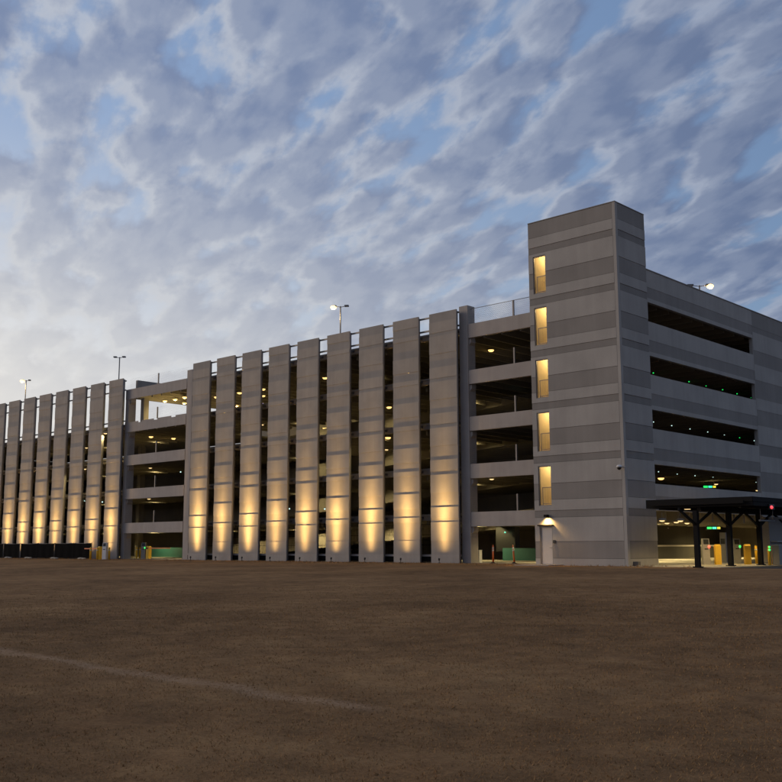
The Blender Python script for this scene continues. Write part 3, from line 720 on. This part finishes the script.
# security camera on the tower corner, card reader by the door, door pad
t = thing('security_camera', 'dome security camera on a white bracket at the tower corner', 'security camera', (0.0, 0.0, 5.4))
mb = MB(); mb.bar((-.15, -.003, 5.45), (-.15, -.3, 5.45), .07); mb.lathe((-.15, -.33, 5.40), [(.15, 0), (.16, .05), (.12, .12), (.03, .14)], 14); mb.bar((.003-.004, .1, 5.45), (-.001, -.1, 5.45), .02); mb.build('bracket', 'white', t)
mb = MB(); mb.blob((-.15, -.33, 5.39), (.125, .125, .14), 14, 8); mb.build('dome', 'black', t)
mb = MB(); mb.box(-4.83, -4.69, -.07, -.003, 1.27, 1.45); o = tag(mb.build('card_reader', 'black', None, (-4.76, 0, 1.27)), 'small black card reader on the wall right of the tower door', 'card reader')
mb = MB(); mb.box(-6.6, -4.2, -1.5, -.002, -.03, .05); struct(mb.build('door_pad', 'pave', None, (-5.4, -.75, 0))).name = 'door_pavement'
mb = MB(); mb.box(.004, .3, .5, .8, .05, .25); tag(mb.build('junction_box', 'steel', None, (.15, .65, .05)), 'little grey junction box low on the shaded tower side', 'junction box')

# black windscreen fence on the left
def fence_proto():
    t = thing('fence_panel', 'x', 'fence panel', (0,0,0), 'black construction fence panels in front of the far fins')
    mb = MB(); n = 14
    for i in range(n):                        # cloth sagging a little between ties
        a, b = i/n, (i+1)/n; s0 = .03*math.sin(a*math.pi*5); s1 = .03*math.sin(b*math.pi*5)
        t0 = 1.50-.05*math.sin(a*math.pi); t1 = 1.50-.05*math.sin(b*math.pi)
        mb.hexa([(a*3.4, s0, .06), (b*3.4, s1, .06), (b*3.4, s1+.012, .06), (a*3.4, s0+.012, .06), (a*3.4, s0*.4, t0), (b*3.4, s1*.4, t1), (b*3.4, s1*.4+.012, t1), (a*3.4, s0*.4+.012, t0)])
    mb.build('windscreen', 'screen_cloth', t)
    mb = MB(); mb.tube((0, .05, .02), (0, .05, 1.55), .025, 8); mb.tube((3.4, .05, .02), (3.4, .05, 1.55), .025, 8); mb.tube((0, .05, 1.47), (3.4, .05, 1.47), .02, 8); mb.tube((0, .05, .12), (3.4, .05, .12), .02, 8); mb.build('frame', 'steel', t)
    mb = MB(); mb.box(-.08, .08, -.35, .4, -.02, .03); mb.build('foot', 'steel', t)
    return t
FP = fence_proto()
x = -57.0
for i in range(9):
    place(FP, (x-3.5*(i+1)+.05, 1.0+random.uniform(-.06, .06), 0), ('rightmost black fence panel, beside the yellow bollards' if i == 0 else f'{ORD[i]} black fence panel counted from the yellow bollards'), random.uniform(-.015, .015))
for (u, lab) in ((7, 'leftmost pale sandbag at the foot of the black fence'), (27, 'second pale sandbag from the left at the black fence'), (53, 'third pale sandbag from the left at the black fence'), (80.5, 'rightmost pale sandbag at the foot of the black fence')):
    p = on_y(u, 559, .35)
    mb = MB(); mb.blob((p.x, .35, .07), (.42, .24, .1), 12, 6, 0, .06); mb.blob((p.x+.5, .4, .06), (.34, .2, .08), 12, 6, 0, .06)
    tag(mb.build('sandbag', 'sand', None, (p.x, .35, 0)), lab, 'sandbag', 'sandbags holding the fence')

# ------------------------------------------------------------------ ground
def gz(x, y):
    t = np.clip((-3-y)/44, 0, 1); return -.45*(t*t*(3-2*t))
TRX, TRY, TRS = 18., -42.13, -.03
def ground_mat():
    m, nt, b = new_mat('dormant_grass_soil'); N = nt.nodes; L = nt.links
    tc = N.new('ShaderNodeTexCoord'); P = tc.outputs['Object']
    def noise(s, d, rough=.6, vec=None):
        n = N.new('ShaderNodeTexNoise'); n.inputs['Scale'].default_value = s; n.inputs['Detail'].default_value = d; n.inputs['Roughness'].default_value = rough
        L.new(vec or P, n.inputs['Vector']); return n.outputs['Fac']
    a = noise(.16, 5); b1 = noise(1.7, 7, .7); c = noise(26, 5, .7); d = noise(110, 3, .7)
    def math_(op, x, y):
        q = N.new('ShaderNodeMath'); q.operation = op
        for i, s in enumerate((x, y)):
            if isinstance(s, (int, float)): q.inputs[i].default_value = s
            else: L.new(s, q.inputs[i])
        return q.outputs[0]
    s = math_('ADD', math_('MULTIPLY', a, .75), math_('ADD', math_('MULTIPLY', b1, .65), math_('ADD', math_('MULTIPLY', c, .5), math_('MULTIPLY', d, .35))))
    r = N.new('ShaderNodeValToRGB'); r.color_ramp.elements[0].position = .44; r.color_ramp.elements[0].color = (.112, .060, .026, 1)
    r.color_ramp.elements[1].position = .70; r.color_ramp.elements[1].color = (.45, .262, .115, 1)
    e = r.color_ramp.elements.new(.57); e.color = (.272, .150, .066, 1)
    L.new(math_('MULTIPLY', s, .5), r.inputs['Fac'])
    # worn wheel track: a strip of paler bare soil
    sep = N.new('ShaderNodeSeparateXYZ'); L.new(P, sep.inputs[0])
    wob = noise(.5, 3); wy = math_('ADD', sep.outputs[1], math_('MULTIPLY', math_('SUBTRACT', wob, .5), .3))
    dist = math_('ABSOLUTE', math_('ADD', math_('ADD', wy, math_('MULTIPLY', math_('SUBTRACT', sep.outputs[0], TRX), -TRS)), -TRY), 0)
    mr = N.new('ShaderNodeMapRange'); mr.interpolation_type = 'SMOOTHSTEP'; mr.inputs[1].default_value = .30; mr.inputs[2].default_value = .02; L.new(dist, mr.inputs[0])
    mr2 = N.new('ShaderNodeMapRange'); mr2.interpolation_type = 'SMOOTHSTEP'; mr2.inputs[1].default_value = 21.9; mr2.inputs[2].default_value = 21.2; L.new(sep.outputs[0], mr2.inputs[0])
    mr3 = N.new('ShaderNodeMapRange'); mr3.inputs[1].default_value = .38; mr3.inputs[2].default_value = .62; L.new(c, mr3.inputs[0])
    k = math_('MULTIPLY', math_('MULTIPLY', mr.outputs[0], mr2.outputs[0]), math_('ADD', math_('MULTIPLY', mr3.outputs[0], .85), math_('MULTIPLY', b1, .25)))
    mix = N.new('ShaderNodeMix'); mix.data_type = 'RGBA'; mix.inputs[7].default_value = (.46, .295, .17, 1)
    L.new(k, mix.inputs[0]); L.new(r.outputs[0], mix.inputs[6]); L.new(mix.outputs[2], b.inputs['Base Color'])
    b.inputs['Roughness'].default_value = 1; b.inputs['Specular IOR Level'].default_value = .1
    bp = N.new('ShaderNodeBump'); bp.inputs['Strength'].default_value = .9; bp.inputs['Distance'].default_value = .035
    L.new(math_('ADD', math_('MULTIPLY', b1, 1.2), math_('ADD', c, math_('MULTIPLY', d, .4))), bp.inputs['Height']); L.new(bp.outputs[0], b.inputs['Normal'])
    return m
M['ground'] = ground_mat()
def vnoise(x, y, seed):
    r = np.random.default_rng(seed); T = r.random((256, 256))
    xi = np.floor(x).astype(int); yi = np.floor(y).astype(int); fx = x-xi; fy = y-yi
    fx = fx*fx*(3-2*fx); fy = fy*fy*(3-2*fy)
    g_ = lambda i, j: T[i % 256, j % 256]
    return (g_(xi, yi)*(1-fx)+g_(xi+1, yi)*fx)*(1-fy)+(g_(xi, yi+1)*(1-fx)+g_(xi+1, yi+1)*fx)*fy
def relief(x, y):
    h = .05*(vnoise(x*.35, y*.35, 1)-.5)+.05*(vnoise(x*1.3, y*1.3, 2)-.5)+.03*(vnoise(x*4, y*4, 3)-.5)+.016*(vnoise(x*11, y*11, 4)-.5)
    fade = np.clip((-2.2-y)/6, 0, 1); return h*fade
def axis(c, fine, step, far):
    a = list(np.arange(c-fine, c+fine+1e-6, step)); s = step; hi = a[-1]; lo = a[0]
    while hi < far: s *= 1.16; hi += s; a.append(hi); lo -= s; a.insert(0, lo)
    return np.array(a)
gx = axis(18, 13, .11, 2500); gy = axis(-40, 9, .11, 2500)
X, Y = np.meshgrid(gx, gy, indexing='ij'); Z = gz(X, Y)+relief(X, Y)*np.exp(-np.hypot(X-CAM.x, Y-CAM.y)/60.)
nx, ny = X.shape
V = np.stack([X.ravel(), Y.ravel(), Z.ravel()-.004], 1)
I = np.arange(nx*ny).reshape(nx, ny)
Q = np.stack([I[:-1,:-1].ravel(), I[1:,:-1].ravel(), I[1:,1:].ravel(), I[:-1,1:].ravel()], 1)
def np_mesh(name, V, Q, mat, k=4):
    me = bpy.data.meshes.new(name); me.vertices.add(len(V)); me.vertices.foreach_set('co', V.astype(np.float32).ravel())
    me.loops.add(Q.size); me.loops.foreach_set('vertex_index', Q.astype(np.int32).ravel())
    me.polygons.add(len(Q)); me.polygons.foreach_set('loop_start', np.arange(0, Q.size, k, dtype=np.int32)); me.polygons.foreach_set('loop_total', np.full(len(Q), k, dtype=np.int32))
    me.materials.append(mat); me.update(calc_edges=True); me.validate()
    o = bpy.data.objects.new(name, me); COL.objects.link(o); return o
go = np_mesh('ground', V, Q, M['ground']); struct(go); go.data.polygons.foreach_set('use_smooth', [True]*len(go.data.polygons))
# dormant grass: short dry blades over the near field
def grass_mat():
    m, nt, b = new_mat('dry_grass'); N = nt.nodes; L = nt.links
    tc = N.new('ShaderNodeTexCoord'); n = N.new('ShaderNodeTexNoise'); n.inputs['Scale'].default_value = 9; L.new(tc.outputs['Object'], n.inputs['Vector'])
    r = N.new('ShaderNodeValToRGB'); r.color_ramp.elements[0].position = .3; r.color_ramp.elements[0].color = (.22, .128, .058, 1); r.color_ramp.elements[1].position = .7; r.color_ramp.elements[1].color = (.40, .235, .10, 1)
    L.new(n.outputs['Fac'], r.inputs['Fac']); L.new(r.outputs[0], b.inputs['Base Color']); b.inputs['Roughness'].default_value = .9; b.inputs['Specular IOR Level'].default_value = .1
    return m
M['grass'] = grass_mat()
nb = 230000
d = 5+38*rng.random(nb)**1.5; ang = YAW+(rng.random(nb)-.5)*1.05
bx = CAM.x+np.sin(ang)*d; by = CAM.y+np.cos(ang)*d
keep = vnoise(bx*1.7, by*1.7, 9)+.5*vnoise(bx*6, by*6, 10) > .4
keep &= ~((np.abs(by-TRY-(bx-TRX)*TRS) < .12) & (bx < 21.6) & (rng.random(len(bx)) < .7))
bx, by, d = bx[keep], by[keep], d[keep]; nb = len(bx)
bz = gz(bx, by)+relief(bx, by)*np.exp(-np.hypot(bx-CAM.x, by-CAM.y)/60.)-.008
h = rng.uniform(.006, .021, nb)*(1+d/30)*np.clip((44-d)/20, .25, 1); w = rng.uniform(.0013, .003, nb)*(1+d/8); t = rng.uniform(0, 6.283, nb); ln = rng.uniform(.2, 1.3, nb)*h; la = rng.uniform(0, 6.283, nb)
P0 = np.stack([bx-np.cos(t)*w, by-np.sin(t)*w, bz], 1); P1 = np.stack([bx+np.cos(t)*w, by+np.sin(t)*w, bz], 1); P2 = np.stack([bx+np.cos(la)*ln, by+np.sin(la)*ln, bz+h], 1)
# taller unmown tufts where the field meets the building
nw = 9000; wx = rng.uniform(-95, 4, nw); wy_ = rng.uniform(-1.2, 1.6, nw)-.6*vnoise(wx*.8, wx*0, 12); ok = (vnoise(wx*1.1, wy_*1.1, 14) > .52) & ~((wx > -6.8) & (wx < -4)); wx, wy_ = wx[ok], wy_[ok]; nw = len(wx)
wh = rng.uniform(.04, .16, nw); ww = rng.uniform(.008, .02, nw); wt = rng.uniform(0, 6.28, nw); zz = np.zeros(nw)
W3 = np.stack([np.stack([wx-np.cos(wt)*ww, wy_-np.sin(wt)*ww, zz], 1), np.stack([wx+np.cos(wt)*ww, wy_+np.sin(wt)*ww, zz], 1), np.stack([wx+rng.uniform(-.07, .07, nw), wy_+rng.uniform(-.07, .07, nw), wh], 1)], 1).reshape(-1, 3)
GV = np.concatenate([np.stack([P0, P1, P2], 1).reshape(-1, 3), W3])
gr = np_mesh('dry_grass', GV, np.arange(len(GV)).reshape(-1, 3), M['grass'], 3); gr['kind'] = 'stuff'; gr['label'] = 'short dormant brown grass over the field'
# entrance road along the side facade
mb = MB(); mb.box(-.04, 30, -.5, 200, -.3, .0045); struct(mb.build('road', 'asphalt', None, (0,0,0)))

# ------------------------------------------------------------------ sky and light
W = bpy.data.worlds.new('World'); S.world = W; W.use_nodes = True
nt = W.node_tree; N = nt.nodes; L = nt.links; N.clear()
out = N.new('ShaderNodeOutputWorld'); bg = N.new('ShaderNodeBackground'); L.new(bg.outputs[0], out.inputs[0])
SUN_AZ = R(-95)                                    # bearing from +Y; the sun has just set on the left
SUN_EL = R(2.0)
sky = N.new('ShaderNodeTexSky'); sky.sky_type = 'NISHITA'; sky.sun_disc = False; sky.sun_elevation = SUN_EL; sky.sun_rotation = SUN_AZ; sky.air_density = 1.; sky.dust_density = 1.; sky.ozone_density = 1.6
tc = N.new('ShaderNodeTexCoord'); D = tc.outputs['Generated']
sep = N.new('ShaderNodeSeparateXYZ'); L.new(D, sep.inputs[0])
def mth(op, a, b=0., c=0.):
    q = N.new('ShaderNodeMath'); q.operation = op
    for i, s in enumerate((a, b, c)):
        if isinstance(s, (int, float)): q.inputs[i].default_value = s
        else: L.new(s, q.inputs[i])
    return q.outputs[0]
def mrange(v, a, b, c=0., d=1., smooth=True):
    q = N.new('ShaderNodeMapRange'); q.interpolation_type = 'SMOOTHSTEP' if smooth else 'LINEAR'
    for i, s in enumerate((a, b, c, d)): q.inputs[i+1].default_value = s
    L.new(v, q.inputs[0]); return q.outputs[0]
def mix(f, a, b):
    q = N.new('ShaderNodeMix'); q.data_type = 'RGBA'
    for i, s in ((0, f), (6, a), (7, b)):
        if isinstance(s, (int, float)): q.inputs[i].default_value = s
        elif isinstance(s, tuple): q.inputs[i].default_value = (*s, 1)
        else: L.new(s, q.inputs[i])
    return q.outputs[2]
zc = mth('MAXIMUM', sep.outputs[2], .0); den = mth('ADD', zc, .24)
px, py = mth('DIVIDE', sep.outputs[0], den), mth('DIVIDE', sep.outputs[1], den)
comb = N.new('ShaderNodeCombineXYZ'); L.new(px, comb.inputs[0]); L.new(py, comb.inputs[1])
# the cloud rows run towards a point low on the left
ROW = R(-69); ra, rb = (math.sin(ROW), math.cos(ROW)), (math.cos(ROW), -math.sin(ROW))
def along(v): return mth('ADD', mth('MULTIPLY', px, v[0]), mth('MULTIPLY', py, v[1]))
comb2 = N.new('ShaderNodeCombineXYZ'); L.new(mth('MULTIPLY', along(ra), .62), comb2.inputs[0]); L.new(mth('MULTIPLY', along(rb), 1.12), comb2.inputs[1])
wn = N.new('ShaderNodeTexNoise'); wn.inputs['Scale'].default_value = 4.; wn.inputs['Detail'].default_value = 2; L.new(comb2.outputs[0], wn.inputs['Vector'])
wv = N.new('ShaderNodeVectorMath'); wv.operation = 'MULTIPLY_ADD'; L.new(wn.outputs['Color'], wv.inputs[0]); wv.inputs[1].default_value = (.05, .05, 0); L.new(comb2.outputs[0], wv.inputs[2])
def cloud_vec(off):
    q = N.new('ShaderNodeVectorMath'); q.operation = 'ADD'; q.inputs[1].default_value = off; L.new(wv.outputs[0], q.inputs[0]); return q.outputs[0]
def nz(vec, s, d, r=.55, dist=0.):
    n = N.new('ShaderNodeTexNoise'); n.inputs['Scale'].default_value = s; n.inputs['Detail'].default_value = d; n.inputs['Roughness'].default_value = r; n.inputs['Distortion'].default_value = dist
    L.new(vec, n.inputs['Vector']); return n.outputs['Fac']
def puff(vec, s):
    n = N.new('ShaderNodeTexVoronoi'); n.voronoi_dimensions = '2D'; n.feature = 'SMOOTH_F1'; n.inputs['Scale'].default_value = s; n.inputs['Smoothness'].default_value = 1.; n.inputs['Detail'].default_value = 0.; n.inputs['Roughness'].default_value = .45
    L.new(vec, n.inputs['Vector']); return n.outputs['Distance']
v0 = cloud_vec((3.1, 1.7, 0)); v1 = cloud_vec((3.1+.022, 1.7-.011, 0))
def field(v): return mth('ADD', mth('SUBTRACT', mth('MULTIPLY', nz(v, 13.8, 9, .51), .82), mth('MULTIPLY', puff(v, 12.5), .38)), mth('MULTIPLY', nz(v, 3.4, 3), .46))
f0, f1 = field(v0), field(v1)
relf = mth('SUBTRACT', f0, f1)                         # side of each puff turned to the afterglow
cover = mrange(f0, .27, .48)
lit = mrange(relf, -.16, .15)
thick = mrange(f0, .39, .60)
# afterglow: strength towards the left horizon
gd = N.new('ShaderNodeVectorMath'); gd.operation = 'DOT_PRODUCT'; L.new(D, gd.inputs[0]); gd.inputs[1].default_value = (math.sin(SUN_AZ), math.cos(SUN_AZ), 0)
gl = mrange(gd.outputs['Value'], .3, .9, 0., 1., False)
low = mrange(sep.outputs[2], .46, .08)
hor = mth('MULTIPLY', mth('POWER', gl, 1.5), mth('POWER', low, 1.05))
SKY_K = .42
skyc = N.new('ShaderNodeVectorMath'); skyc.operation = 'SCALE'; L.new(sky.outputs[0], skyc.inputs[0]); skyc.inputs['Scale'].default_value = SKY_K
zen = mix(mrange(gd.outputs['Value'], .1, .9), (.15, .245, .46), (.25, .37, .63))
clear = mix(.30, zen, skyc.outputs[0])
clear = mix(hor, clear, (.90, .86, .80))
shade = mix(mrange(gd.outputs['Value'], .1, .9), (.125, .17, .29), (.205, .26, .405))
bright = mix(mrange(gd.outputs['Value'], .1, .9), (.31, .36, .475), (.50, .535, .61))
cl = mix(mth('MULTIPLY', lit, mth('SUBTRACT', 1.45, mth('MULTIPLY', thick, 1.1))), shade, bright)
cl = mix(mth('MULTIPLY', hor, 1.), cl, (.77, .75, .715))
final = mix(mth('MULTIPLY', cover, mth('SUBTRACT', .92, mth('MULTIPLY', hor, .25))), clear, cl)
final = mix(mrange(sep.outputs[2], -.005, -.02), final, (.05, .04, .03))
L.new(final, bg.inputs[0]); bg.inputs[1].default_value = 1.0
sl = bpy.data.lights.new('sun', 'SUN'); sl.energy = .85; sl.angle = R(30); sl.color = (1, .77, .55)
so = bpy.data.objects.new('sun', sl); COL.objects.link(so)
az, el = R(-128), R(14)                             # the broad afterglow left of and behind the camera
d = Vector((math.sin(az)*math.cos(el), math.cos(az)*math.cos(el), math.sin(el)))
so.rotation_euler = d.to_track_quat('Z', 'Y').to_euler(); so.location = (-60, -60, 60)

# ------------------------------------------------------------------ clean-up and render settings
for o in list(bpy.data.objects):
    if '_w' in o: del o['_w']
S.render.engine = 'CYCLES'; S.cycles.use_denoising = True; S.cycles.max_bounces = 5; S.cycles.diffuse_bounces = 3; S.cycles.sample_clamp_indirect = 4
S.view_settings.view_transform = 'Standard'; S.view_settings.look = 'None'; S.view_settings.exposure = 0; S.view_settings.gamma = 1; S.view_settings.use_curve_mapping = False
